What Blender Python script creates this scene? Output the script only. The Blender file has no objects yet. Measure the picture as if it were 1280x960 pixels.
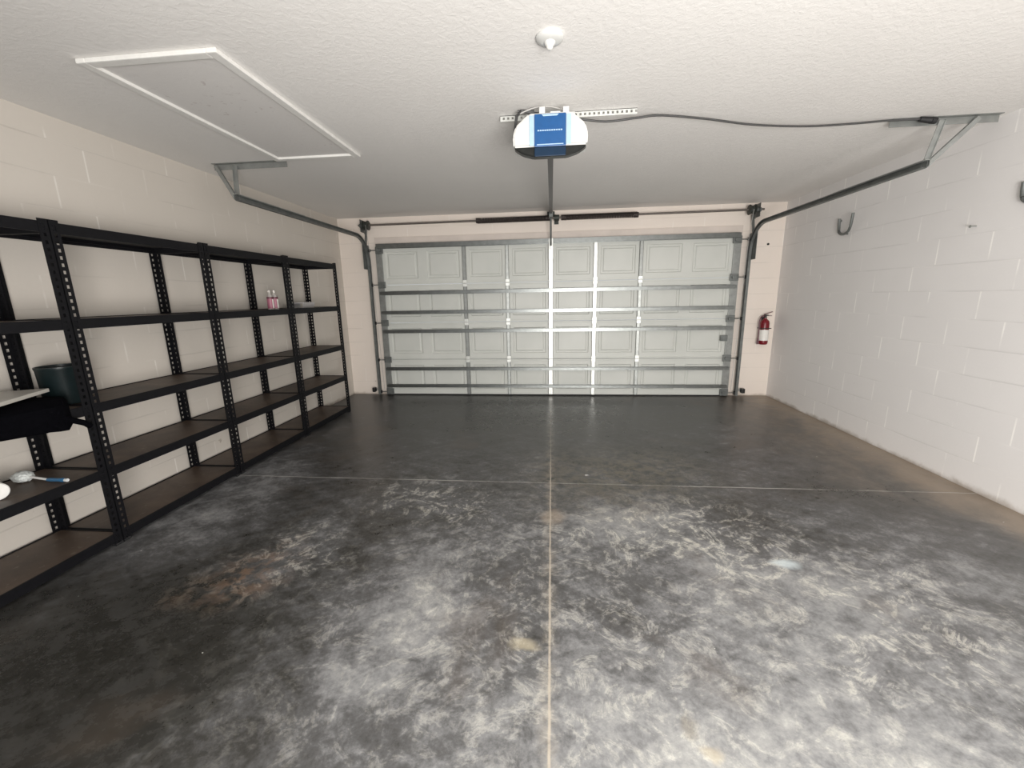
import bpy, bmesh, math, random
from mathutils import Vector, Matrix
random.seed(4)
S = bpy.context.scene
C = bpy.data.collections.new('garage'); S.collection.children.link(C)

# room dimensions (metres). Overhead door plane is y = 0, camera side is -y
XL, XR, HC = -3.06, 3.05, 2.579
YB, YF = 0.06, -7.8

# ------------------------------------------------------------------ helpers
class MB:
    def __init__(s): s.bm = bmesh.new()
    def box(s, a, b, bev=0, M=None):
        t = bmesh.new()
        vs = [t.verts.new((x, y, z)) for x in (a[0], b[0]) for y in (a[1], b[1]) for z in (a[2], b[2])]
        for f in ((0,1,3,2),(4,6,7,5),(0,4,5,1),(2,3,7,6),(0,2,6,4),(1,5,7,3)):
            t.faces.new([vs[i] for i in f])
        bmesh.ops.recalc_face_normals(t, faces=t.faces)
        if bev: bmesh.ops.bevel(t, geom=list(t.edges), offset=bev, segments=2, affect='EDGES', profile=0.6)
        if M: bmesh.ops.transform(t, matrix=M, verts=t.verts)
        s.merge(t); return s
    def merge(s, t):
        me = bpy.data.meshes.new('tmp'); t.to_mesh(me); t.free()
        s.bm.from_mesh(me); bpy.data.meshes.remove(me)
    def bar(s, p, q, w, h, up=(0,0,1), bev=0):
        p, q = Vector(p), Vector(q); d = (q-p); L = d.length; d.normalize()
        u = Vector(up); u = (u - d*u.dot(d)).normalized(); r = d.cross(u)
        M = Matrix((r, d, u)).transposed().to_4x4(); M.translation = p
        return s.box((-w/2, 0, -h/2), (w/2, L, h/2), bev, M)
    def cyl(s, p, q, r, n=16, r2=None):
        p, q = Vector(p), Vector(q); d = q-p
        t = bmesh.new()
        bmesh.ops.create_cone(t, cap_ends=True, segments=n, radius1=r, radius2=r if r2 is None else r2, depth=d.length)
        M = d.to_track_quat('Z', 'Y').to_matrix().to_4x4(); M.translation = (p+q)/2
        bmesh.ops.transform(t, matrix=M, verts=t.verts); s.merge(t); return s
    def lathe(s, prof, o=(0,0,0), axis='Z', n=28):
        o = Vector(o); rings = []
        for r, z in prof:
            ring = []
            for i in range(n):
                a = 2*math.pi*i/n; c, d = r*math.cos(a), r*math.sin(a)
                v = {'Z': (c, d, z), 'Y': (c, z, d), 'X': (z, c, d)}[axis]
                ring.append(s.bm.verts.new(o + Vector(v)))
            rings.append(ring)
        for A, B in zip(rings, rings[1:]):
            for i in range(n): s.bm.faces.new((A[i], A[(i+1)%n], B[(i+1)%n], B[i]))
        s.bm.faces.new(rings[0]); s.bm.faces.new(list(reversed(rings[-1]))); return s
    def tube(s, pts, r, n=8):
        pts = [Vector(p) for p in pts]; rings = []
        for i, p in enumerate(pts):
            d = (pts[min(i+1, len(pts)-1)] - pts[max(i-1, 0)]).normalized()
            u = Vector((0,0,1)) if abs(d.z) < .9 else Vector((0,1,0))
            a = d.cross(u).normalized(); b = d.cross(a)
            rings.append([s.bm.verts.new(p + a*r*math.cos(2*math.pi*k/n) + b*r*math.sin(2*math.pi*k/n)) for k in range(n)])
        for A, B in zip(rings, rings[1:]):
            for i in range(n): s.bm.faces.new((A[i], A[(i+1)%n], B[(i+1)%n], B[i]))
        s.bm.faces.new(rings[0]); s.bm.faces.new(list(reversed(rings[-1]))); return s
    def prism(s, prof, a, b, axis='Y'):
        f = {'Y': lambda u, v, t: (u, t, v), 'X': lambda u, v, t: (t, u, v), 'Z': lambda u, v, t: (u, v, t)}[axis]
        A = [s.bm.verts.new(f(u, v, a)) for u, v in prof]; B = [s.bm.verts.new(f(u, v, b)) for u, v in prof]
        n = len(prof)
        for i in range(n): s.bm.faces.new((A[i], A[(i+1)%n], B[(i+1)%n], B[i]))
        s.bm.faces.new(A); s.bm.faces.new(list(reversed(B))); return s
    def sweep(s, prof, frames):
        """open profile strip swept through frames (origin, u, v)"""
        rings = [[s.bm.verts.new(o + u*a + v*b) for a, b in prof] for o, u, v in frames]
        n = len(prof)
        for A, B in zip(rings, rings[1:]):
            for i in range(n): s.bm.faces.new((A[i], A[(i+1)%n], B[(i+1)%n], B[i]))
        s.bm.faces.new(rings[0]); s.bm.faces.new(list(reversed(rings[-1]))); return s
    def quad(s, *p): s.bm.faces.new([s.bm.verts.new(q) for q in p]); return s
    def mesh(s, name, m, smooth=False, merge=0):
        if merge: bmesh.ops.remove_doubles(s.bm, verts=s.bm.verts, dist=merge)
        bmesh.ops.recalc_face_normals(s.bm, faces=s.bm.faces)
        me = bpy.data.meshes.new(name); s.bm.to_mesh(me); s.bm.free()
        me.materials.append(m)
        if smooth:
            for p in me.polygons: p.use_smooth = True
            try: me.set_sharp_from_angle(angle=math.radians(35))
            except Exception: pass
        return me
    def build(s, name, m, parent=None, smooth=False, loc=None, merge=0):
        o = bpy.data.objects.new(name, s.mesh(name, m, smooth, merge)); C.objects.link(o)
        if loc is not None: o.location = loc
        if parent: o.parent = parent
        return o

def tag(o, label, cat, group=None, kind=None):
    o['label'] = label; o['category'] = cat
    if group: o['group'] = group
    if kind: o['kind'] = kind
    return o
def thing(name, loc, label, cat, group=None, kind=None):
    o = bpy.data.objects.new(name, None); o.empty_display_size = .1
    C.objects.link(o); o.location = loc
    return tag(o, label, cat, group, kind)
def copy_tree(o, parent=None):
    c = o.copy(); C.objects.link(c)
    if parent: c.parent = parent
    for ch in list(o.children): copy_tree(ch, c)
    return c

# ---------------------------------------------------------------- materials
class NT:
    def __init__(s, name):
        s.m = bpy.data.materials.new(name); s.m.use_nodes = True
        s.t = s.m.node_tree; s.b = s.t.nodes['Principled BSDF']; s.tc = s.n('ShaderNodeTexCoord')
    def n(s, typ, **kw):
        x = s.t.nodes.new(typ)
        for k, v in kw.items(): setattr(x, k, v)
        return x
    def l(s, a, b): s.t.links.new(a, b)
    def set(s, sock, v):
        if hasattr(v, 'is_linked'): s.l(v, sock)
        else: sock.default_value = v
    def math(s, op, a, b=None, c=None, clamp=False):
        x = s.n('ShaderNodeMath', operation=op, use_clamp=clamp)
        for i, v in enumerate((a, b, c)):
            if v is not None: s.set(x.inputs[i], v)
        return x.outputs[0]
    def vmath(s, op, a, b=None):
        x = s.n('ShaderNodeVectorMath', operation=op); s.set(x.inputs[0], a)
        if b is not None: s.set(x.inputs[1], b)
        return x.outputs[1 if op in ('LENGTH', 'DISTANCE') else 0]
    def noise(s, vec, scale, detail=4, rough=.55, dist=0, col=False):
        x = s.n('ShaderNodeTexNoise'); s.l(vec, x.inputs['Vector'])
        x.inputs['Scale'].default_value = scale; x.inputs['Detail'].default_value = detail
        x.inputs['Roughness'].default_value = rough; x.inputs['Distortion'].default_value = dist
        return x.outputs['Color' if col else 'Fac']
    def ramp(s, f, stops, interp='LINEAR'):
        x = s.n('ShaderNodeValToRGB'); s.l(f, x.inputs[0]); r = x.color_ramp; r.interpolation = interp
        while len(r.elements) < len(stops): r.elements.new(.5)
        for e, (p, c) in zip(r.elements, stops):
            e.position = p; e.color = (c, c, c, 1) if isinstance(c, (int, float)) else (*c, 1)
        return x.outputs[0]
    def mix(s, f, a, b, blend='MIX'):
        x = s.n('ShaderNodeMix', data_type='RGBA', blend_type=blend)
        s.set(x.inputs[0], f)
        for k, v in ((6, a), (7, b)):
            if isinstance(v, tuple): x.inputs[k].default_value = (*v, 1)
            else: s.l(v, x.inputs[k])
        return x.outputs[2]
    def mapr(s, v, a, b, c=0, d=1, smooth=True):
        x = s.n('ShaderNodeMapRange', interpolation_type='SMOOTHSTEP' if smooth else 'LINEAR')
        s.l(v, x.inputs[0])
        for i, q in enumerate((a, b, c, d)): x.inputs[i+1].default_value = q
        return x.outputs[0]
    def bump(s, h, strength=.3, dist=.01, prev=None):
        x = s.n('ShaderNodeBump'); x.inputs['Strength'].default_value = strength
        x.inputs['Distance'].default_value = dist; s.l(h, x.inputs['Height'])
        if prev is not None: s.l(prev, x.inputs['Normal'])
        return x.outputs[0]

def plain(name, col, rough=.5, metal=0, var=.12, scale=30, bump=0, trans=0, alpha=1, spec=.5):
    k = NT(name); v = k.noise(k.tc.outputs['Object'], scale, 4)
    a = tuple(c*(1-var) for c in col); b = tuple(min(1, c*(1+var)) for c in col)
    k.l(k.ramp(v, [(.3, a), (.7, b)]), k.b.inputs['Base Color'])
    k.b.inputs['Roughness'].default_value = rough; k.b.inputs['Metallic'].default_value = metal
    k.b.inputs['Specular IOR Level'].default_value = spec
    if trans: k.b.inputs['Transmission Weight'].default_value = trans
    if alpha < 1: k.b.inputs['Alpha'].default_value = alpha
    if bump: k.l(k.bump(v, bump, .003), k.b.inputs['Normal'])
    return k.m

def block_wall(name, axis, colA, colB, vjoint):
    """painted concrete block wall; axis = horizontal world axis of the wall"""
    k = NT(name); P = k.tc.outputs['Object']
    sp = k.n('ShaderNodeSeparateXYZ'); k.l(P, sp.inputs[0])
    cb = k.n('ShaderNodeCombineXYZ'); k.l(sp.outputs[axis], cb.inputs[0])
    wob = k.noise(P, 3, 3)
    zz = k.math('ADD', sp.outputs['Z'], k.math('MULTIPLY', k.math('SUBTRACT', wob, .5), .012)); k.l(zz, cb.inputs[1])
    br = k.n('ShaderNodeTexBrick'); k.l(cb.outputs[0], br.inputs['Vector'])
    br.offset = .5; br.inputs['Scale'].default_value = 1
    br.inputs['Brick Width'].default_value = .406; br.inputs['Row Height'].default_value = .203
    br.inputs['Mortar Size'].default_value = .007; br.inputs['Mortar Smooth'].default_value = .6
    br.inputs['Color1'].default_value = (0,0,0,1); br.inputs['Color2'].default_value = (1,1,1,1)
    br.inputs['Mortar'].default_value = (.5,.5,.5,1)
    mort = br.outputs['Fac']
    # bed joints (horizontal) are darker hairlines, head joints (vertical) catch paint and look lighter
    row = k.math('FRACT', k.math('DIVIDE', zz, .203))
    bed = k.math('MAXIMUM', k.mapr(row, .04, .0), k.mapr(row, .96, 1.0))
    keep = k.mapr(k.noise(P, 1.7, 2), .38, .6)
    bedk = k.math('MULTIPLY', bed, keep)
    head = k.math('MULTIPLY', k.math('SUBTRACT', mort, bed, clamp=True), k.mapr(k.noise(P, 2.6, 3), .42, .62))
    big = k.noise(P, .9, 3); fine = k.noise(P, 60, 4)
    col = k.mix(k.ramp(big, [(.3, 0.), (.7, 1.)]), colA, colB)
    col = k.mix(k.math('MULTIPLY', fine, .10), col, tuple(c*.75 for c in colA))
    col = k.mix(k.math('MULTIPLY', bedk, .25), col, tuple(c*.5 for c in colA))
    col = k.mix(k.math('MULTIPLY', head, vjoint), col, (.99, .97, .94))
    # dirt low down
    low = k.mapr(k.math('SUBTRACT', sp.outputs['Z'], k.math('MULTIPLY', k.noise(P, 7, 5), .10)), .0, -.06)
    col = k.mix(k.math('MULTIPLY', low, .7), col, (.25, .20, .15))
    spots = k.mapr(k.noise(P, 9, 2), .74, .78)
    col = k.mix(k.math('MULTIPLY', spots, k.mapr(sp.outputs['Z'], .7, .1, 0, .6)), col, (.30, .25, .2))
    k.l(col, k.b.inputs['Base Color']); k.b.inputs['Roughness'].default_value = .62
    nb = k.bump(k.noise(P, 90, 3), .12, .003)
    nb = k.bump(k.math('MULTIPLY', bedk, -1), .25, .004, nb)
    k.l(nb, k.b.inputs['Normal'])
    return k.m

M = {}
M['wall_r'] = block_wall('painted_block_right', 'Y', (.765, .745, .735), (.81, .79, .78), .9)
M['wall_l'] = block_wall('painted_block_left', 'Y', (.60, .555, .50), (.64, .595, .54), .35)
M['wall_b'] = block_wall('painted_block_back', 'X', (.78, .70, .63), (.82, .74, .67), .25)

def ceiling_mat():
    k = NT('textured_ceiling'); P = k.tc.outputs['Object']
    n1 = k.noise(P, 34, 5, .6, .5); n2 = k.noise(P, 70, 3)
    k.l(k.mix(k.ramp(k.noise(P, 1.1, 3), [(.3, 0.), (.7, 1.)]), (.77, .75, .725), (.80, .78, .755)), k.b.inputs['Base Color'])
    k.b.inputs['Roughness'].default_value = .8
    h = k.math('ADD', k.ramp(n1, [(.42, 0.), (.6, 1.)]), k.math('MULTIPLY', n2, .3))
    k.l(k.bump(h, .22, .0035), k.b.inputs['Normal']); return k.m
M['ceiling'] = ceiling_mat()

def hatch_mat():
    k = NT('speckled_hatch_panel'); P = k.tc.outputs['Object']
    sp = k.mapr(k.noise(P, 26, 3, .6), .60, .70)
    blot = k.mapr(k.noise(P, 2.2, 3), .45, .62)
    c = k.mix(k.math('MULTIPLY', sp, k.math('ADD', k.math('MULTIPLY', blot, .45), .06)), (.70, .68, .66), (.42, .36, .35))
    k.l(c, k.b.inputs['Base Color']); k.b.inputs['Roughness'].default_value = .8
    k.l(k.bump(k.noise(P, 40, 4), .3, .004), k.b.inputs['Normal']); return k.m
M['hatch'] = hatch_mat()

def floor_mat():
    k = NT('stained_worn_concrete_with_light'); P0 = k.tc.outputs['Object']
    w1 = k.noise(P0, .9, 4, .6, 0, True); w2 = k.noise(P0, 5, 4, .6, 0, True)
    warp = k.vmath('ADD', k.vmath('SCALE', k.vmath('SUBTRACT', w1, (.5,.5,.5))), (0,0,0))
    sc = warp.node.inputs[0].links[0].from_node; sc.inputs['Scale'].default_value = 1.1
    P = k.vmath('ADD', P0, warp)
    q = k.vmath('SUBTRACT', w2, (.5,.5,.5)); q2 = k.vmath('SCALE', q); q2.node.inputs['Scale'].default_value = .16
    P = k.vmath('ADD', P, q2)
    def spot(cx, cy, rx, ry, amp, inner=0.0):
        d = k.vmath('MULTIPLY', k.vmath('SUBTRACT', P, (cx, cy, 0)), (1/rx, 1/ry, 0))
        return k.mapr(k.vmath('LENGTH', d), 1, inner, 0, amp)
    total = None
    for a in FLOOR_LIGHT_AND_WEAR:
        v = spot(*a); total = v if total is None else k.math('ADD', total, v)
    f1 = k.noise(P0, 2.2, 10, .66, .6); f2 = k.noise(P0, 11, 8, .7, .4); f3 = k.noise(P0, 60, 4, .7)
    def streak(ang, sx, sy, scale):
        r = k.n('ShaderNodeVectorRotate'); r.rotation_type = 'Z_AXIS'; k.l(P0, r.inputs['Vector']); r.inputs['Angle'].default_value = math.radians(ang)
        s = k.vmath('MULTIPLY', r.outputs[0], (sx, sy, 1)); return k.noise(s, scale, 7, .62, .9)
    st1 = streak(25, 1, 4, 1.7); st2 = streak(-30, 1, 5, 2.1)
    c = lambda x, g: k.math('MULTIPLY', k.math('SUBTRACT', x, .5), g)
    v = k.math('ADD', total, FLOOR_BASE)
    f4 = k.noise(P0, 27, 8, .75, .3)
    for x, g in ((f1, .56), (f2, .56), (f3, .26), (f4, .36), (st1, .42), (st2, .36)): v = k.math('ADD', v, c(x, g))
    # crusty pale scuffs, denser in the middle of the floor
    rid = k.math('ABSOLUTE', k.math('SUBTRACT', k.noise(P0, 3.6, 9, .72, 1.2), .5))
    crust = k.math('MULTIPLY', k.mapr(rid, .045, .0), k.mapr(f2, .42, .60))
    where = None
    for a in ((-.85, -3.25, .75, .45, 1), (.75, -3.6, 1.3, .7, 1), (-1.5, -3.95, .6, .6, .9), (1.5, -4.2, 1.1, .9, .7), (.2, -4.4, 2.4, 1.6, .45)):
        q_ = spot(*a); where = q_ if where is None else k.math('MAXIMUM', where, q_)
    v = k.math('ADD', v, k.math('MULTIPLY', k.math('MULTIPLY', crust, where), .30))
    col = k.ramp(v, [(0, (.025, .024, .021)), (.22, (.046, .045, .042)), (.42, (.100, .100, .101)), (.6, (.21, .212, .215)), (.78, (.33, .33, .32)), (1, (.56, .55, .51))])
    col = k.mix(k.math('MULTIPLY', k.math('MULTIPLY', crust, where), .5), col, (.56, .53, .43))
    olive = k.math('MULTIPLY', spot(.55, -2.7, 1.3, .9, .6), k.mapr(f2, .4, .6))
    col = k.mix(olive, col, (.16, .14, .095))
    rust = k.math('MULTIPLY', spot(-1.62, -4.05, .38, .4, .7), k.mapr(f2, .42, .58))
    col = k.mix(rust, col, (.20, .125, .08))
    # brown soiling by the right wall and here and there
    sx = k.n('ShaderNodeSeparateXYZ'); k.l(P, sx.inputs[0])
    s0 = k.n('ShaderNodeSeparateXYZ'); k.l(P0, s0.inputs[0])
    br = k.math('MULTIPLY', k.mapr(sx.outputs['X'], 1.7, 2.9), k.mapr(sx.outputs['Y'], -3.9, -2.4))
    col = k.mix(k.math('MULTIPLY', k.math('MULTIPLY', br, k.mapr(f1, .36, .62, .25, 1)), .85), col, k.ramp(f2, [(.3, (.09, .07, .055)), (.7, (.22, .175, .13))]))
    edge = k.mapr(k.math('ADD', s0.outputs['X'], k.math('MULTIPLY', c(f1, 1), .6)), 2.6, 2.98)
    col = k.mix(k.math('MULTIPLY', edge, .75), col, (.32, .25, .185))
    bn = k.math('MULTIPLY', k.mapr(k.noise(P0, 1.3, 5, .6, .5), .56, .72), .35)
    col = k.mix(bn, col, (.11, .085, .065))
    fl = k.mapr(k.noise(P0, 34, 2, .5), .77, .80); col = k.mix(fl, col, (.6, .6, .57))
    # paint splash and small stains
    def dot(cx, cy, rx, ry, c2, a=.9):
        nonlocal col
        d = k.vmath('MULTIPLY', k.vmath('SUBTRACT', k.vmath('ADD', P0, q2), (cx, cy, 0)), (1/rx, 1/ry, 0))
        col = k.mix(k.math('MULTIPLY', k.mapr(k.vmath('LENGTH', d), 1.2, .3), a), col, c2)
    dot(1.264, -3.832, .085, .055, (.55, .62, .64), .7); dot(.486, -4.76, .035, .045, (.16, .14, .11), .5)
    dot(.53, -4.84, .05, .03, (.5, .42, .28), .4); dot(-.103, -4.48, .07, .035, (.55, .48, .33), .45)
    dot(.02, -3.42, .10, .10, (.50, .40, .30), .35); dot(.30, -2.75, .02, .02, (.6, .6, .6))
    # control joints
    wob = k.math('MULTIPLY', c(k.noise(P0, 6, 3), 1), .012)
    jx = k.mapr(k.math('ABSOLUTE', k.math('ADD', k.math('SUBTRACT', s0.outputs['X'], .004), wob)), .008, .001)
    jy = k.mapr(k.math('ABSOLUTE', k.math('ADD', k.math('ADD', s0.outputs['Y'], 2.914), wob)), .009, .002)
    jxs = k.math('MULTIPLY', jx, k.mapr(s0.outputs['Y'], -2.0, -3.0, .25, .95))
    halo = k.mapr(k.math('ABSOLUTE', s0.outputs['X']), .06, .0, 0, .28)
    col = k.mix(k.math('MULTIPLY', halo, k.mapr(f2, .4, .6)), col, (.36, .31, .24))
    col = k.mix(k.math('MULTIPLY', jxs, k.mapr(f4, .3, .6, .55, 1)), col, (.44, .39, .32)); col = k.mix(k.math('MULTIPLY', jy, k.mapr(f1, .35, .6, .15, .6)), col, (.48, .47, .44))
    k.l(col, k.b.inputs['Base Color'])
    k.l(k.mapr(v, .1, .8, .26, .58, False), k.b.inputs['Roughness'])
    nb = k.bump(k.noise(P0, 45, 5), .10, .003); nb = k.bump(k.math('MAXIMUM', jx, jy), -.0001, .002, nb)
    k.l(nb, k.b.inputs['Normal']); return k.m
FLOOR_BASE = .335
FLOOR_LIGHT_AND_WEAR = [
    # cx, cy, rx, ry, amount; wear plus light pools and dim areas painted in
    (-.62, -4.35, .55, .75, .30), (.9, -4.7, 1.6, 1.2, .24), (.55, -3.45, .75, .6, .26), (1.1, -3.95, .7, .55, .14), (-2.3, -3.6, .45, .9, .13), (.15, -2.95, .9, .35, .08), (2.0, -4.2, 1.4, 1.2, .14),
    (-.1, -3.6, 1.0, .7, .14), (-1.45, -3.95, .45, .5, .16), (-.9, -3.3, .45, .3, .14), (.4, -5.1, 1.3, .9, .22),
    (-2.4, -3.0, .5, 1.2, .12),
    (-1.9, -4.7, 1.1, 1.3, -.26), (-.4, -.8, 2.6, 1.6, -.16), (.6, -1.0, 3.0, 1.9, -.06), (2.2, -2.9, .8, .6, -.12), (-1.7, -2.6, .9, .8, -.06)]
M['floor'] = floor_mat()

def door_mat():
    k = NT('door_panel_paint'); P = k.tc.outputs['Object']
    k.l(k.mix(k.ramp(k.noise(P, 1.5, 4), [(.3, 0.), (.7, 1.)]), (.55, .565, .53), (.62, .63, .595)), k.b.inputs['Base Color'])
    k.b.inputs['Roughness'].default_value = .45
    k.l(k.bump(k.noise(P, 120, 2), .05, .002), k.b.inputs['Normal']); return k.m
M['door'] = door_mat()
M['galv'] = plain('galvanised_steel', (.40, .415, .40), .42, .75, .15, 18)
M['strut'] = plain('dark_galvanised_strut', (.21, .22, .215), .36, 1, .12, 18)
M['galv_mid'] = plain('mid_galvanised_steel', (.30, .31, .30), .42, .6, .12, 18)
M['galv_pale'] = plain('bright_galvanised_steel', (.72, .73, .70), .40, .55, .10, 18)
M['galv_dark'] = plain('dull_track_steel', (.17, .18, .175), .5, .6, .2, 14)
M['black_steel'] = plain('black_powder_coat', (.0045, .0045, .006), .55, 0, .25, 40, spec=.22)
M['spring'] = plain('oiled_spring_steel', (.055, .045, .042), .55, .4, .3, 50)
M['shaft'] = plain('torsion_shaft_steel', (.17, .15, .135), .5, .5)
M['drum'] = plain('cable_drum_metal', (.035, .04, .035), .5, .3)
M['white_paint'] = plain('white_trim_paint', (.78, .77, .74), .45, 0, .04)
M['header'] = plain('painted_header_board', (.66, .585, .53), .6, 0, .05, 6)
M['plastic_white'] = plain('white_plastic', (.62, .62, .60), .35, 0, .03)
M['plastic_grey'] = plain('pale_grey_plastic', (.62, .64, .65), .4, 0, .04)
M['blue'] = plain('blue_gloss_plastic', (.008, .075, .23), .3, 0, .06)
M['blue_dark'] = plain('navy_plastic', (.006, .022, .05), .4, 0, .1, spec=.2)
M['blue_pale'] = plain('pale_blue_edge', (.36, .50, .66), .35, 0, .04)
M['smoke'] = plain('smoked_plastic', (.012, .013, .012), .3, 0, .2, spec=.25)
M['rail_dark'] = plain('dark_rail_steel', (.075, .07, .072), .45, .5)
M['cable'] = plain('grey_black_cable', (.05, .05, .05), .5)
M['wire'] = plain('pale_grey_wire', (.45, .44, .42), .5)
M['rubber'] = plain('black_rubber', (.012, .012, .013), .6)
M['red'] = plain('extinguisher_red', (.17, .008, .015), .3, 0, .1)
M['label_w'] = plain('white_label', (.80, .78, .74), .5, 0, .05)
M['fabric'] = plain('black_bag_fabric', (.002, .002, .003), .95, 0, .3, 60, .5, spec=.04)
M['bucket'] = plain('dark_green_black_plastic', (.006, .012, .013), .35, 0, .2, spec=.35)
M['slab'] = plain('grey_white_panel', (.50, .48, .44), .4, 0, .06, 6)
M['handle_blue'] = plain('blue_handle', (.03, .12, .24), .4, 0, .1)
M['bristle'] = plain('pale_bristles', (.60, .63, .62), .8, 0, .2, 90, .8)
M['pink'] = plain('pink_label', (.34, .12, .17), .45, 0, .1)
M['maroon'] = plain('maroon_band', (.11, .03, .045), .45, 0, .1)
M['clear'] = plain('cloudy_clear_plastic', (.80, .76, .72), .2, 0, .03, trans=.55)
M['bag_clear'] = plain('clear_grey_tray', (.62, .60, .60), .3, 0, .1, 25, trans=.2)
M['photo_blk'] = plain('sensor_black', (.015, .015, .015), .4)

def board_mat():
    k = NT('brown_hardboard_shelf'); P = k.tc.outputs['Object']
    oi = k.n('ShaderNodeObjectInfo')
    off = k.vmath('ADD', P, k.vmath('MULTIPLY', oi.outputs['Location'], (3.1, 2.3, 1.7)))
    n = k.noise(off, 3, 6, .6, .4); f = k.noise(off, 30, 4)
    c = k.ramp(n, [(.3, (.034, .024, .018)), (.5, (.078, .053, .038)), (.75, (.14, .10, .072))])
    c = k.mix(k.math('MULTIPLY', k.mapr(f, .62, .72), .3), c, (.25, .22, .18))
    k.l(c, k.b.inputs['Base Color']); k.b.inputs['Roughness'].default_value = .5; return k.m
M['board'] = board_mat()
M['board_shaded'] = plain('shade_toned_board', (.010, .009, .008), .7, 0, .2, 12)  # top shelf board, with the shade of its underside put into the colour

# ------------------------------------------------------------------ setting
def struct(name, mb, m, label, cat, **k):
    o = mb.build(name, m, **k); return tag(o, label, cat, kind='structure')
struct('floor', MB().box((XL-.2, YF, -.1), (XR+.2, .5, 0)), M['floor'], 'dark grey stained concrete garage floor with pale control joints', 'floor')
struct('ceiling', MB().box((XL-.2, YF, HC), (XR+.2, .26, HC+.1)), M['ceiling'], 'white textured garage ceiling', 'ceiling')
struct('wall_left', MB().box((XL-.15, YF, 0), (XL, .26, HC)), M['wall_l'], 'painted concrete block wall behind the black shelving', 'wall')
struct('wall_right', MB().box((XR, YF, 0), (XR+.15, .26, HC)), M['wall_r'], 'white painted concrete block wall on the right', 'wall')
OW, OH = 2.47, 2.17
wb = MB().box((XL, YB, 0), (-OW, YB+.2, HC)).box((OW, YB, 0), (XR, YB+.2, HC)).box((-OW, YB, OH), (OW, YB+.2, HC))
struct('wall_back', wb, M['wall_b'], 'painted wall surrounding the overhead garage door', 'wall')
struct('trim_1', MB().box((-2.52, YB-.022, 2.19), (2.52, YB, 2.305), .002), M['header'], 'painted header board above the overhead door', 'trim')

# ------------------------------------------------------------------ overhead door
JZ = [.015, .5487, 1.0945, 1.6413, 2.185]
door = thing('door_1', (0, 0, 0), 'pale grey-green sectional overhead garage door with steel struts', 'garage door', kind='structure')
DW = 2.50
def section(z0, z1):
    mb = MB(); y = .022
    W8 = .61; xs = [-DW] + [-2.44 + W8*i for i in range(1, 8)] + [DW]
    h = z1 - z0
    for i in range(8):
        a, b = xs[i], xs[i+1]; cx = -2.135 + W8*i
        rects = []
        pa, pb, za, zb = a, b, z0+.003, z1-.003
        rects.append((pa, pb, za, zb, y))
        px0, px1 = cx-.235, cx+.235; q0, q1 = z0+.085, z1-.085
        rects.append((px0, px1, q0, q1, y))
        rects.append((px0+.012, px1-.012, q0+.012, q1-.012, y+.012))
        rects.append((px0+.030, px1-.030, q0+.030, q1-.030, y+.012))
        rects.append((px0+.045, px1-.045, q0+.045, q1-.045, y+.002))
        rings = []
        for (x0, x1, c0, c1, yy) in rects:
            rings.append([mb.bm.verts.new(v) for v in ((x0, yy, c0), (x1, yy, c0), (x1, yy, c1), (x0, yy, c1))])
        for A, B in zip(rings, rings[1:]):
            for j in range(4): mb.bm.faces.new((A[j], A[(j+1)%4], B[(j+1)%4], B[j]))
        mb.bm.faces.new(rings[-1])
    # rolled meeting edges and the outer skin
    for zz, s in ((z1-.003, -1), (z0+.003, 1)):
        mb.box((-DW, y-.010, min(zz, zz+s*.022)), (DW, y, max(zz, zz+s*.022)), .003)
    mb.box((-DW, y+.014, z0+.003), (DW, y+.032, z1-.003))
    return mb
for a, b in zip(JZ, JZ[1:]):
    section(a, b).build('door_section', M['door'], door)
MB().box((-DW, .016, 0), (DW, .05, .016), .003).build('bottom_seal', M['rubber'], door)
# vertical stiles: one per section at each position; central glare painted as paler steel
def hat(w, d): return [(-w/2, 0), (-w/2, -.006), (-w*.36, -d), (w*.36, -d), (w/2, -.006), (w/2, 0)]
for si, (a, b) in enumerate(zip(JZ, JZ[1:])):
    for x, w, m in ((-1.22, .056, 'galv_mid'), (-.61, .050, 'galv'), (0, .072, 'galv_pale'), (.61, .058, 'galv_pale'), (1.22, .052, 'galv' if si < 3 else 'galv_mid')):
        mb = MB(); pr = [(x+u, .012+v) for u, v in hat(w, .014)]
        mb.prism(pr, a+.006, b-.006, 'Z'); mb.build('stile', M[m], door, loc=(0, 0, 0))
    for s in (-1, 1):
        MB().box((s*2.455-.045, -.004, a+.006), (s*2.455+.045, .012, b-.006), .002).build('end_stile', M['galv_mid'], door)
# hinges on every joint, rollers at the ends
for z in JZ[1:4]:
    for x in (-1.22, -.61, 0, .61, 1.22):
        hb = MB().box((x-.028, -.010, z-.045), (x+.028, -.003, z+.045), .002).cyl((x-.03, -.012, z), (x+.03, -.012, z), .008, 10)
        for dx in (-.016, .016):
            for dz in (-.032, .032): hb.cyl((x+dx, -.016, z+dz), (x+dx, -.009, z+dz), .005, 6)
        hb.build('hinge', M['galv_pale'], door)
for z in (.06, *JZ[1:4], 2.12):
    for s in (-1, 1):
        rb = MB().box((s*2.44-.055, -.024, z-.045), (s*2.44+.055, -.005, z+.045), .003)
        rb.cyl((s*2.40, -.036, z), (s*2.575, -.036, z), .006, 8)
        rb.box((s*2.44-.03, -.044, z-.02), (s*2.44+.03, -.022, z+.02), .002)
        o = rb.build('roller_hinge', M['galv_dark'], door)
        MB().cyl((s*2.565, -.036, z), (s*2.59, -.036, z), .022, 16).build('roller', M['rubber'], o)
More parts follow.
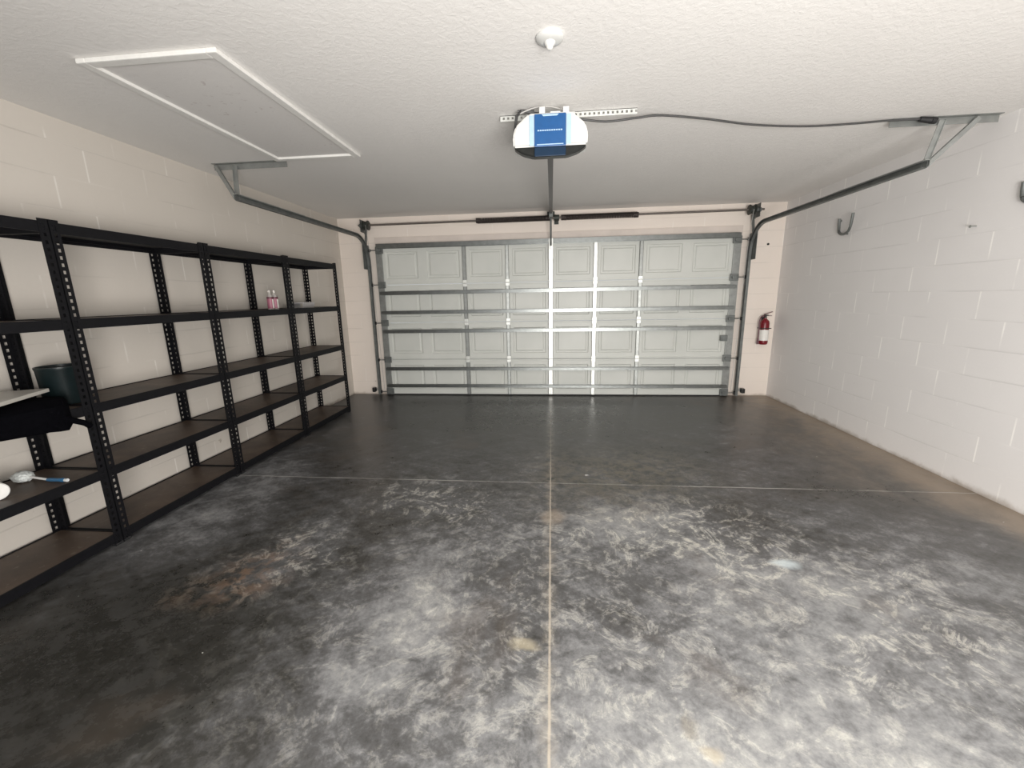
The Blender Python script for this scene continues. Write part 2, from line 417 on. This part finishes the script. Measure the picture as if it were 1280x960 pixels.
# horizontal reinforcing struts (U channels)
for z, h in ((2.178, .058), (1.523, .040), (1.244, .038), (.968, .040), (.408, .038), (.1485, .034)):
    mb = MB(); d0, d1 = -.004, -.05
    prof = [(d0, z-h/2-.006), (d0-.002, z-h/2-.006), (d0-.002, z-h/2), (d1, z-h/2), (d1, z+h/2), (d0-.002, z+h/2), (d0-.002, z+h/2+.006), (d0, z+h/2+.006),
            (d0, z+h/2-.003), (d1+.003, z+h/2-.003), (d1+.003, z-h/2+.003), (d0, z-h/2+.003)]
    mb.prism(prof, -2.47, 2.47, 'X'); mb.build('strut', M['strut'], door)
ob = MB().box((-.03, -.062, 1.93), (.03, -.05, 2.21), .002).box((-.012, -.09, 2.06), (.012, -.06, 2.12), .002)
ob.build('operator_bracket', M['galv_pale'], door)
MB().box((2.33, -.03, .79), (2.42, -.004, .87), .003).cyl((2.345, -.045, .83), (2.345, -.03, .83), .018, 14).build('lock', M['galv_dark'], door)

# ------------------------------------------------------------------ tracks
def track(s, label, xend, y_end, ang_y, ax0, ax1, vx, dx):
    root = thing('door_track', (s*2.60, 0, 0), label, 'door track', 'curved tracks of the overhead door')
    def loc(mb): bmesh.ops.translate(mb.bm, verts=mb.bm.verts, vec=(-s*2.60, 0, 0)); return mb
    R = .34; zt = 2.29; yv = -.036; frames = []
    X = Vector((1, 0, 0))
    pts = [(yv, .02, 0), (yv, zt-R, 0)]
    frames.append((Vector((s*2.60, yv, .02)), Vector((s, 0, 0)), Vector((0, -1, 0))))
    for i in range(0, 19):
        a = math.radians(90*i/18)
        o = Vector((s*2.60, yv - R + R*math.cos(a), zt - R + R*math.sin(a)))
        nrm = Vector((0, -math.cos(a), -math.sin(a)))
        frames.append((o, Vector((s, 0, 0)), nrm))
    frames.append((Vector((s*2.60, y_end, zt)), Vector((s, 0, 0)), Vector((0, 0, -1))))
    # C shaped rail, open to the door
    t = .003
    prof = [(-.022, -.024), (.012, -.024), (.012, .024), (-.022, .024), (-.022, .016), (-.022+t, .016), (-.022+t, .024-t), (.012-t, .024-t), (.012-t, -.024+t), (-.022+t, -.024+t), (-.022+t, -.016), (-.022, -.016)]
    loc(MB().sweep(prof, frames)).build('rail', M['galv_dark'], root)
    # wall angle along the vertical part
    mb = MB().box((s*2.616, -.02, .03), (s*2.620, YB-.001, 2.02)).box((min(s*2.616, s*2.66), YB-.006, .03), (max(s*2.616, s*2.66), YB-.001, 2.02))
    loc(mb).build('jamb_angle', M['galv'], root)
    # flag bracket and end bearing plate
    mb = MB().box((s*2.616, -.16, 1.86), (s*2.621, YB-.001, 2.20), .001).bar((s*2.60, -.09, 2.16), (s*2.60, -.02, 2.42), .03, .012, (0,1,0))
    loc(mb).build('flag_bracket', M['galv_dark'], root)
    # stiffener on the rear of the horizontal rail
    loc(MB().box((s*2.60-.016, y_end-.01, zt+.025), (s*2.60+.020, y_end+.95, zt+.030)).box((s*2.60+s*.016, y_end-.01, zt-.012), (s*2.60+s*.020, y_end+.95, zt+.030))).build('stiffener', M['galv'], root)
    yh = ang_y
    c0, c1 = min(ax0, ax1), max(ax0, ax1)
    loc(MB().box((c0, yh-.018, HC-.0045), (c1, yh+.018, HC-.0005)).box((c0, yh+.014, HC-.046), (c1, yh+.018, HC-.0005))).build('ceiling_angle', M['galv_mid'], root)
    loc(MB().bar((vx, yh, HC-.02), (s*2.625, y_end+.05, zt-.01), .034, .004, (0,1,0)).bar((vx+s*.016, yh+.002, HC-.02), (s*2.641, y_end+.052, zt-.01), .004, .03, (0,1,0))).build('hanger_strap', M['galv_mid'], root)
    loc(MB().bar((dx, yh, HC-.02), (s*2.63, y_end+.04, zt+.0), .034, .004, (0,1,0)).bar((dx, yh-.012, HC-.02), (s*2.63, y_end+.03, zt+.0), .03, .004, (0,1,0))).build('diagonal_brace', M['galv_mid'], root)
    return root
track(-1, 'steel curved door track on the left, ending over the black shelving', 0, -2.50, -2.42, -2.83, -2.18, -2.63, -2.80)
track(1, 'steel curved door track on the right, hung beside the white block wall', 0, -2.56, -2.58, 2.32, 3.0, 2.64, 2.86)

# ------------------------------------------------------------------ torsion spring assembly
ts = thing('torsion_spring_assembly', (0, -.05, 2.46), 'dark torsion springs on a long shaft above the overhead door', 'garage spring')
zs, ys = 0, -.04
MB().cyl((-2.68, ys, zs-.008), (2.70, ys, zs+.012), .0135, 14).build('shaft', M['shaft'], ts)
def spring(x0, x1):
    mb = MB(); r = .029; turns = 46; n = turns*12; pts = []
    for i in range(n+1):
        a = 2*math.pi*i/12; x = x0 + (x1-x0)*i/n
        pts.append((x, ys + r*math.cos(a), zs + .003*x + r*math.sin(a)))
    mb.tube(pts, (x1-x0)/turns*.46, 5)
    mb.cyl((x0-.01, ys, zs), (x0+.05, ys, zs), .034, 18).cyl((x1-.05, ys, zs), (x1+.01, ys, zs), .034, 18)
    return mb
spring(-1.00, -.015).build('spring', M['spring'], ts, smooth=True)
spring(.145, 1.13).build('spring', M['spring'], ts, smooth=True)
MB().box((.045, YB+.040, -.06), (.105, YB+.0495, .06), .003).box((.068, ys-.03, -.03), (.082, YB+.045, .03), .002).cyl((.04, ys, 0), (.11, ys, 0), .038, 18).build('centre_bracket', M['drum'], ts)
for s in (-1, 1):
    zc = .010*s
    mb = MB().lathe([(.02, -.05), (.062, -.045), (.062, -.035), (.048, -.03), (.048, .012), (.064, .02), (.064, .03), (.02, .034)], (s*2.56, ys, zc), 'X', 22)
    dr = mb.build('cable_drum', M['drum'], ts, smooth=True)
    MB().tube([(s*2.555, ys-.046, zc), (s*2.535, ys-.02, zc-.4), (s*2.515, ys+.04, -2.36)], .0025, 5).build('lift_cable', M['wire'], ts)
    MB().box((s*2.632-.002, ys-.05, zc-.09), (s*2.632+.002, YB+.0495, zc+.075), .001).cyl((s*2.60, ys, zc), (s*2.66, ys, zc), .027, 16).box((min(s*2.632, s*2.67), YB+.045, zc-.09), (max(s*2.632, s*2.67), YB+.0495, zc+.075)).build('bearing_plate', M['galv_dark'], ts)

# ------------------------------------------------------------------ door opener
op = thing('garage_door_opener', (0, -3.1, 2.24), 'white and blue ceiling-mounted garage door opener with long drive rail', 'door opener')
def P3(pts, y0, y1): return MB().prism(pts, y0, y1, 'Y')
Yf, Yb = -.15, .03
body = [(-.125, .250), (-.205, .185), (-.222, .130), (-.218, .072), (.218, .072), (.222, .130), (.205, .185), (.125, .250)]
hb = P3(body, Yf, Yb); bmesh.ops.bevel(hb.bm, geom=list(hb.bm.edges), offset=.010, segments=3, affect='EDGES')
hb.build('housing', M['plastic_white'], op, smooth=True)
low = [(-.215, .071), (-.205, .058), (-.165, .034), (-.10, .016), (.10, .016), (.165, .034), (.205, .058), (.215, .071)]
lb = P3(low, Yf+.004, Yf+.06); bmesh.ops.bevel(lb.bm, geom=list(lb.bm.edges), offset=.006, segments=2, affect='EDGES')
lb.build('light_lens', M['smoke'], op, smooth=True)
MB().box((-.092, Yf-.010, .066), (.092, Yf-.001, .240), .003).build('blue_panel', M['blue'], op)
MB().box((-.092, Yf-.008, .014), (.092, Yf-.001, .064), .003).build('lower_blue_panel', M['blue_dark'], op)
for s in (-1, 1): MB().box((s*.108-.014, Yf-.006, .074), (s*.108+.014, Yf-.001, .236), .002).build('pale_blue_edge', M['blue_pale'], op)
mb = MB()
for i in range(11): mb.box((-.074+i*.0135, Yf-.0115, .148), (-.064+i*.0135, Yf-.0102, .155))
mb.build('lettering', M['blue_pale'], op)
MB().box((-.078, Yf-.0115, .074), (.078, Yf-.0102, .079)).build('panel_line', M['blue_pale'], op)
mb = MB().prism([(-.05, .236), (-.04, .226), (.04, .226), (.05, .236)], Yf-.0115, Yf-.0102, 'Y')
mb.build('panel_crest', M['blue_pale'], op)
mb = MB().box((-.10, Yf+.05, .248), (-.06, Yf+.10, .262), .002).box((.075, Yf+.02, .248), (.110, Yf+.05, .285), .003).box((-.065, Yf+.02, .246), (-.030, Yf+.05, .290), .005).box((0, Yf+.02, .248), (.06, Yf+.06, .262), .003)
mb.build('terminal_block', M['plastic_white'], op)
# rail to the header
zr0, zr1 = .085, .262
mb = MB().bar((0, Yb-.01, zr0+.03), (0, 3.0, zr1), .022, .042).bar((0, Yb-.01, zr0+.03+.022), (0, 3.0, zr1+.022), .040, .004).bar((0, Yb-.01, zr0+.03-.022), (0, 3.0, zr1-.022), .036, .004)
mb.build('rail', M['rail_dark'], op)
mb = MB().bar((0, 2.86, .265), (0, 3.06, .292), .045, .045, bev=.004).box((-.05, 3.10, .265), (.05, 3.1595, .32), .003).box((-.022, 3.04, .268), (.022, 3.12, .315), .003)
mb.build('header_bracket', M['drum'], op)
mb = MB().bar((0, 2.80, .225), (0, 3.035, -.17), .024, .006, (0,1,0)).box((-.025, 2.74, .19), (.025, 2.86, .245), .004)
mb.build('door_arm', M['galv_dark'], op)
# perforated ceiling angle + straps
def perforated(x0, x1, y0, z, w=.034):
    mb = MB(); n = int((x1-x0)/.028); d = (x1-x0)/n
    for i in range(n):
        a = x0+i*d
        mb.box((a, y0, z-.034), (a+d*.55, y0+.003, z)); mb.box((a+d*.55, y0, z-.034), (a+d, y0+.003, z-.024)); mb.box((a+d*.55, y0, z-.010), (a+d, y0+.003, z))
    mb.box((x0, y0, z-.003), (x1, y0+w, z)); return mb
zc = HC-2.24-.0005
perforated(-.32, .54, .09, zc).build('ceiling_angle', M['galv_pale'], op)
for s, m in ((-1, 'galv_pale'), (1, 'galv_pale')):
    MB().bar((s*.14, .08, .22), (s*.14, .08, zc-.004), .03, .003, (0,1,0)).build('hanger_strap', M[m], op)
MB().tube([(-.205, -.06, .12), (-.215, -.05, .20), (-.205, -.04, .28), (-.18, -.02, .315), (-.10, 0, .318)], .009, 8).build('cable_bundle', M['cable'], op, smooth=True)
MB().tube([(-.19+.29*t, -.02, .30+.034*math.sin(math.pi*t)) for t in [i/16 for i in range(17)]], .004, 6).build('wire_loop', M['wire'], op, smooth=True)

# power cable sagging from opener to the right track hanger
cp = [(-.20, -3.12, 2.555), (-.05, -3.09, 2.545), (.15, -3.05, 2.525), (.35, -3.0, 2.515), (.55, -2.975, 2.535), (.70, -2.95, 2.55), (1.0, -2.86, 2.548), (1.35, -2.75, 2.535), (1.73, -2.67, 2.535), (2.05, -2.62, 2.552), (2.30, -2.60, 2.566), (2.50, -2.605, 2.562)]
def smooth_path(p, k=6):
    p = [Vector(q) for q in p]; out = []
    for i in range(len(p)-1):
        a, b, c, d = p[max(i-1, 0)], p[i], p[i+1], p[min(i+2, len(p)-1)]
        for j in range(k):
            t = j/k; out.append(.5*((2*b) + (c-a)*t + (2*a-5*b+4*c-d)*t*t + (3*b-3*c+d-a)*t**3))
    out.append(p[-1]); return out
pc = thing('power_cable', (0, -3.0, 2.53), 'thin dark cable sagging below the ceiling from the opener to the right track', 'cable')
off = Vector((0, -3.0, 2.53))
MB().tube([q-off for q in smooth_path(cp)], .007, 8).build('cable_run', M['cable'], pc, smooth=True)
MB().cyl(Vector((2.48, -2.605, 2.562))-off, Vector((2.545, -2.612, 2.55))-off, .016, 12, .02).cyl(Vector((2.545, -2.612, 2.55))-off, Vector((2.575, -2.612, 2.545))-off, .021, 12).build('plug', M['rubber'], pc, smooth=True)

# ------------------------------------------------------------------ attic hatch
hx0, hx1, hy0, hy1 = -2.23, -1.515, -3.92, -2.46
ht = thing('attic_hatch', ((hx0+hx1)/2, (hy0+hy1)/2, HC), 'rectangular attic access hatch with white trim in the ceiling', 'attic hatch')
cx, cy = (hx0+hx1)/2, (hy0+hy1)/2; a, b = (hx1-hx0)/2, (hy1-hy0)/2; tw = .050
MB().box((-a+tw, -b+tw, -.006), (a-tw, b-tw, -.0005)).build('panel', M['hatch'], ht)
for (p, q) in (((-a, -b, -.022), (-a+tw, b, -.0005)), ((a-tw, -b, -.022), (a, b, -.0005)), ((-a+tw, -b, -.022), (a-tw, -b+tw, -.0005)), ((-a+tw, b-tw, -.022), (a-tw, b, -.0005))):
    MB().box(p, q, .005).build('trim_board', M['white_paint'], ht)

# ------------------------------------------------------------------ ceiling fixture
cf = thing('ceiling_light_socket', (0, -3.80, HC), 'small white round ceiling light socket in front of the opener', 'light socket')
MB().lathe([(.002, -.0005), (.062, -.0005), (.064, -.008), (.058, -.016), (.040, -.022), (.030, -.024), (.002, -.024)], n=36).build('base', M['plastic_white'], cf, smooth=True)
MB().lathe([(.002, -.0245), (.026, -.0245), (.023, -.034), (.016, -.040), (.013, -.050), (.008, -.054), (.002, -.055)], n=28).build('socket', M['plastic_white'], cf, smooth=True)

# ------------------------------------------------------------------ safety sensors
for s, lab in ((-1, 'small black door safety sensor at the foot of the left track'), (1, 'small black door safety sensor at the foot of the right track')):
    so = thing('safety_sensor', (s*2.69, -.02, .09), lab, 'sensor', 'door safety sensors')
    MB().box((-.022, -.03, -.035), (.022, .03, .030), .006).build('sensor_body', M['photo_blk'], so)
    MB().box((s*.0-.035, .03, -.02), (.035, .034, .02), .001).bar((0, .032, 0), (0, YB+.019, 0), .02, .003).build('bracket', M['galv'], so)
    MB().cyl((-s*.022, 0, 0), (-s*.03, 0, 0), .012, 14).build('lens', M['smoke'], so)

# ------------------------------------------------------------------ fire extinguisher on the back wall
fe = thing('fire_extinguisher', (2.895, -.01, .74), 'red fire extinguisher with white label hung right of the garage door', 'fire extinguisher')
MB().lathe([(.002, 0), (.045, 0), (.055, .012), (.057, .03), (.057, .285), (.050, .315), (.030, .338), (.018, .345), (.018, .36), (.002, .36)], n=32).build('cylinder', M['red'], fe, smooth=True)
MB().lathe([(.0575, .055), (.0588, .055), (.0588, .20), (.0575, .20)], n=32).build('label_sleeve', M['label_w'], fe, smooth=True)
MB().cyl((0, 0, .358), (0, 0, .395), .016, 14).box((-.012, -.018, .385), (.03, .018, .402), .003).build('valve', M['drum'], fe)
MB().bar((-.02, -.0, .405), (.085, -.0, .440), .018, .008, bev=.002).bar((0, 0, .39), (.080, 0, .385), .016, .007, bev=.002).build('handle', M['maroon'], fe)
MB().tube(smooth_path([(-.014, 0, .385), (-.05, -.01, .38), (-.075, -.015, .33), (-.078, -.02, .22), (-.076, -.02, .08)]), .008, 8).cyl((-.076, -.02, .08), (-.076, -.02, .005), .010, 10, .014).build('hose', M['maroon'], fe, smooth=True)
MB().box((-.02, .058, .02), (.02, YB+.0095, .37)).box((-.062, -.062, .215), (.062, .065, .225), .002).build('wall_bracket', M['drum'], fe)

# small dark bolt in the wall above the extinguisher
MB().cyl((0, 0, 0), (0, -.012, 0), .014, 8).cyl((0, -.012, 0), (0, -.022, 0), .008, 12).build('wall_bolt', M['drum'], loc=(2.86, YB-.0005, 2.06))
tag(C.objects['wall_bolt'], 'small dark bolt in the back wall above the fire extinguisher', 'bolt')

# ------------------------------------------------------------------ hooks on the right wall
def hook(y, z, label, sc=1):
    h = thing('wall_hook', (XR, y, z), label, 'hook', 'storage hooks on the right wall')
    W_ = 1.3
    pts = [(-.020, .10, .08), (-.020, .095, .0), (-.024, .08, -.055), (-.03, .045, -.082), (-.036, .0, -.088), (-.042, -.045, -.072), (-.05, -.075, -.03), (-.06, -.095, .05), (-.062, -.10, .095)]
    MB().tube(smooth_path([(p[0]*sc, p[1]*W_*sc, p[2]*sc) for p in pts]), .0125, 10).build('hook_arm', M['galv_dark'], h, smooth=True)
    MB().cyl((-.0005, .129*sc, .06*sc), (-.022, .129*sc, .06*sc), .012, 10).build('mounting_screw', M['galv_dark'], h)
    MB().cyl((-.0005, 0, -.088*sc), (-.036, 0, -.088*sc), .008, 10).build('mounting_screw', M['galv_dark'], h)
    return h
hook(-1.165, 2.10, 'grey U-shaped utility hook high on the right wall near the track')
hook(-2.885, 2.04, 'grey U-shaped utility hook at the right edge of the view', .8)
MB().cyl((-.0, 0, 0), (-.035, .004, -.002), .005, 8).cyl((-.035, .004, -.002), (-.038, .004, -.002), .010, 10).build('wall_nail', M['galv'], loc=(XR-.0005, -2.507, 1.878))
tag(C.objects['wall_nail'], 'small nail sticking out of the right block wall', 'nail')

# ------------------------------------------------------------------ shelving units
UL = .985; XF = -2.625; XB = -3.04; HT = 1.885
LV = [.078, .485, .878, 1.365, 1.872]       # tops of the beams
BH = .056
FW = .045
def flange(w, h, pitch=.038):
    """flat strip w wide, h high, with one row of slots; in (u, z)"""
    quads = []; u0, u1 = -w/2, w/2; s0, s1 = -.0065, .0065; z = 0; n = int(h/pitch)
    for i in range(n):
        za = i*pitch; zb = za + pitch if i < n-1 else h
        sa, sb = za+.010, za+.028
        quads += [(u0, u1, za, sa), (u0, s0, sa, sb), (s1, u1, sa, sb), (u0, u1, sb, zb)]
    return quads
def post_mesh():
    mb = MB()
    # local: corner at origin; one flange runs +y (front face, normal x), the other -x
    for (a, b, c, d) in flange(FW, HT):
        mb.box((-.0018, a+FW/2, c), (0, b+FW/2, d))
    for (a, b, c, d) in flange(FW, HT):
        mb.box((a-FW/2, .0, c), (b-FW/2, .0018, d))
    return mb.mesh('post', M['black_steel'])
PM = post_mesh()
def bracket_dots(mb, z):
    pass
def shelving(y0, label):
    r = thing('shelving_unit', (XF, y0, 0), label, 'shelving unit', 'black boltless shelving units along the left wall')
    D = XF - XB
    for (x, y, rz) in ((0, 0, 0), (-D, 0, -90), (0, UL-.004, 90), (-D, UL-.004, 180)):
        o = bpy.data.objects.new('post', PM); C.objects.link(o); o.parent = r
        o.location = (x, y, 0)
        # rotate so both flanges point into the unit
        if rz == 90: o.scale = (1, -1, 1)
        elif rz == -90: o.scale = (-1, 1, 1)
        elif rz == 180: o.scale = (-1, -1, 1)
    y1 = UL-.004
    for zt in LV:
        for x, s in ((0, -1), (-D, 1)):
            xa, xb = x+s*.0022, x+s*.012
            mb = MB().box((min(xa, xb), .004, zt-BH), (max(xa, xb), y1-.004, zt), .001)
            mb.box((min(xa, x+s*.030), .006, zt-BH+.018), (max(xa, x+s*.030), y1-.006, zt-BH+.022))
            for yy in (.018, .030, y1-.030, y1-.018):
                for dz in (.014, .040): mb.cyl((x-s*.0025, yy, zt-dz), (x+s*.002, yy, zt-dz), .0045, 8)
            mb.build('shelf_beam', M['black_steel'], r)
        for y, s in ((0, 1), (y1, -1)):
            ya, yb = y+s*.003, y+s*.012
            MB().box((-D+.013, min(ya, yb), zt-BH), (-.013, max(ya, yb), zt), .001).build('side_beam', M['black_steel'], r)
        MB().box((-D+.0125, .0125, zt-.016), (-.0125, y1-.0125, zt-.004), .001).build('shelf_board', M['board_shaded' if zt > 1.8 else 'board'], r)
    for (x, y) in ((-.022, .022), (-D+.022, .022), (-.022, y1-.022), (-D+.022, y1-.022)):
        MB().box((x-.024, y-.0215, 0), (x+.024, y+.0215, .014), .003).build('foot', M['rubber'], r)
    return r
first = shelving(-3.88-UL, 'black steel shelving unit nearest the camera, holding the bag and bucket')
for i, (y, lab) in enumerate(((-3.88, 'empty black steel shelving unit, second from the camera'),
                              (-2.895, 'black steel shelving unit with two pink-labelled bottles on its upper shelf'),
                              (-1.91, 'black steel shelving unit farthest back, nearest the garage door'))):
    c = copy_tree(first); c.location = (XF, y, 0); c['label'] = lab

# ------------------------------------------------------------------ things on the shelves
zb = LV[2]-.004+.0008   # board top of the middle shelf
bk = thing('bucket', (-2.845, -3.825, zb+.0045), 'dark round plastic bucket standing on the shelf behind the black bag', 'bucket')
MB().lathe([(.002, 0), (.094, 0), (.097, .01), (.103, .200), (.106, .206), (.106, .218), (.100, .218), (.098, .206), (.092, .014), (.002, .012)], n=40).build('bucket_body', M['bucket'], bk, smooth=True)

# soft black bag: lumpy closed surface slumped over the shelf front
def bag():
    t = bmesh.new(); bmesh.ops.create_uvsphere(t, u_segments=40, v_segments=22, radius=1)
    import mathutils.noise as mn
    for v in t.verts:
        p = v.co.copy(); f = lambda q, e: math.copysign(abs(q)**e, q)
        x, y, z = f(p.x, .55), f(p.y, .38), f(p.z, .6)
        X = x*.19; Y = y*.375; Z = z*.045*(1-.3*max(0, y)**3)
        n = mn.noise(Vector((X*9, Y*7, Z*9)))
        Z += .010*n if z > 0 else 0
        Z = max(Z, -.044)
        if Y > .26 and X < .1: X += (.1-X)*min(1, (Y-.26)/.09)*.8
        if X > .150:                         # front bulge hangs down over the beam
            k = min(1, (X-.150)/.022); X = .150 + (X-.150)*.5 + .052*k + .010*mn.noise(Vector((Y*8, Z*12, 4)))*k
            Z -= (.075 + .045*max(-1, min(1, Y/.3)) + .022*mn.noise(Vector((Y*9, 3, 4))))*k*(1 if z < .5 else .25)
        v.co = (X, Y, Z)
    mb = MB(); mb.merge(t); return mb
bg = thing('duffel_bag', (-2.80, -4.315, zb+.045), 'limp black bag slumped over the shelf edge under a pale slab', 'bag')
bb = bag().build('bag_body', M['fabric'], bg, smooth=True)
MB().tube(smooth_path([(.20, .25, -.06), (.21, .31, -.10), (.212, .35, -.125), (.21, .375, -.150)]), .016, 8).build('strap', M['fabric'], bg, smooth=True)

sl = MB().box((-.30, -.62, -.010), (0, 0, .010), .004).build('slab', M['slab'], loc=(-2.755, -3.965, zb+.045+.045+.020)); sl.rotation_euler = (0, 0, math.radians(27))
tag(sl, 'pale grey flat board lying on top of the black bag', 'board'); sl.name = 'flat_board'

z3 = LV[1]-.004+.0005
br = thing('cleaning_brush', (-2.925, -4.065, z3), 'white-headed cleaning brush with blue grip lying on the lower shelf', 'brush')
import mathutils.noise as mn
t = bmesh.new(); bmesh.ops.create_icosphere(t, subdivisions=4, radius=1)
for v in t.verts:
    n = 1 + .16*mn.noise(v.co*5) + .05*mn.noise(v.co*14)
    v.co = Vector((v.co.x*.050*n, v.co.y*.040*n, max(-.028, v.co.z*.030*n)+.0285))
hb = MB(); hb.merge(t); hb.build('brush_head', M['bristle'], br, smooth=True)
MB().tube([(.045, 0, .030), (.10, .0, .022), (.15, .004, .014)], .0065, 10).build('shaft', M['plastic_white'], br, smooth=True)
MB().lathe([(.002, .145), (.009, .147), (.011, .165), (.010, .22), (.012, .245), (.008, .253), (.002, .254)], (0, .005, .0125), 'X', 16).build('grip', M['handle_blue'], br, smooth=True)
MB().cyl((.254, .005, .0125), (.270, .005, .0125), .009, 12).build('hang_loop', M['plastic_grey'], br)

tb = thing('round_tub', (-2.80, -4.262, z3+.046), 'small white round tub on its side, lower shelf at the left edge', 'tub')
for k, (nm, pr, mm) in enumerate((('tub_body', [(.002, -.06), (.038, -.06), (.040, -.055), (.042, .02), (.002, .02)], 'plastic_white'), ('lid', [(.002, .0205), (.045, .0205), (.0455, .036), (.042, .040), (.002, .040)], 'white_paint'))):
    MB().lathe(pr, (0, 0, 0), 'X', 30).build(nm, M[mm], tb, smooth=True)
tb.rotation_euler = (0, 0, math.radians(-25))

z4 = LV[3]-.004+.0005
def bottle(y, label):
    r = thing('bottle', (-2.75, y, z4), label, 'bottle', 'pink-labelled bottles on the upper shelf')
    MB().lathe([(.002, 0), (.026, 0), (.028, .005), (.028, .118), (.024, .132), (.012, .148), (.011, .165), (.002, .165)], n=24).build('bottle_body', M['clear'], r, smooth=True)
    MB().lathe([(.0283, .010), (.0290, .010), (.0290, .104), (.0283, .104)], n=24).build('bottle_label', M['pink'], r, smooth=True)
    MB().lathe([(.0284, .1045), (.0292, .1045), (.0292, .122), (.0284, .122)], n=24).build('band', M['maroon'], r, smooth=True)
    MB().box((.0292, -.014, .012), (.0300, .006, .100)).build('label_stripe', M['label_w'], r)
    MB().cyl((0, 0, .1655), (0, 0, .186), .0135, 16).build('cap', M['clear'], r)
    return r
bottle(-2.045, 'left of the two pink-labelled bottles on the upper shelf')
bottle(-1.975, 'right of the two pink-labelled bottles on the upper shelf')
tr = thing('plastic_tray', (-2.86, -1.36, z4), 'low clear plastic tray on the upper shelf beside a rear post', 'tray')
MB().prism([(-.08, 0), (.08, 0), (.095, .05), (.088, .05), (.074, .006), (-.074, .006), (-.088, .05), (-.095, .05)], -.11, .11, 'Y').build('tray_body', M['bag_clear'], tr)
MB().box((-.097, -.113, .0505), (.097, .113, .062), .003).build('lid', M['bag_clear'], tr)

# ------------------------------------------------------------------ light
W = bpy.data.worlds.new('World'); S.world = W; W.use_nodes = True
bg_ = W.node_tree.nodes['Background']; bg_.inputs[0].default_value = (.93, .96, 1, 1); bg_.inputs[1].default_value = .70
def area(name, loc, rot, sx, sy, e, col=(1, .97, .93)):
    d = bpy.data.lights.new(name, 'AREA'); d.shape = 'RECTANGLE'; d.size = sx; d.size_y = sy; d.energy = e; d.color = col
    o = bpy.data.objects.new(name, d); C.objects.link(o); o.location = loc; o.rotation_euler = [math.radians(r) for r in rot]; return o
def aim(loc, tgt):
    return [math.degrees(a) for a in (Vector(tgt)-Vector(loc)).to_track_quat('-Z', 'Y').to_euler()]
L1 = (.9, -7.2, .85); area('daylight_from_entry', L1, aim(L1, (1.3, -1.8, 2.0)), 1.8, 1.3, 240)
L2 = (.06, -6.15, 1.30); area('camera_flash', L2, aim(L2, (.06, 0, 1.35)), .25, .25, 22)

# ------------------------------------------------------------------ camera
y_, p_, r_, f_ = .0979, .2096, -.0188, 512.5
F = Vector((-math.sin(y_)*math.cos(p_), math.cos(y_)*math.cos(p_), -math.sin(p_)))
Rt = Vector((math.cos(y_), math.sin(y_), 0)); U = Rt.cross(F)
R2 = Rt*math.cos(r_) + U*math.sin(r_); U2 = -Rt*math.sin(r_) + U*math.cos(r_)
cd = bpy.data.cameras.new('camera'); co = bpy.data.objects.new('camera', cd); C.objects.link(co)
cd.sensor_width = 36; cd.lens = f_/1280*36; cd.clip_start = .02
Mx = Matrix((R2, U2, -F)).transposed().to_4x4(); Mx.translation = (.0097, -5.927, 1.4414)
co.matrix_world = Mx; S.camera = co
S.view_settings.view_transform = 'Standard'; S.view_settings.look = 'None'; S.view_settings.exposure = 0
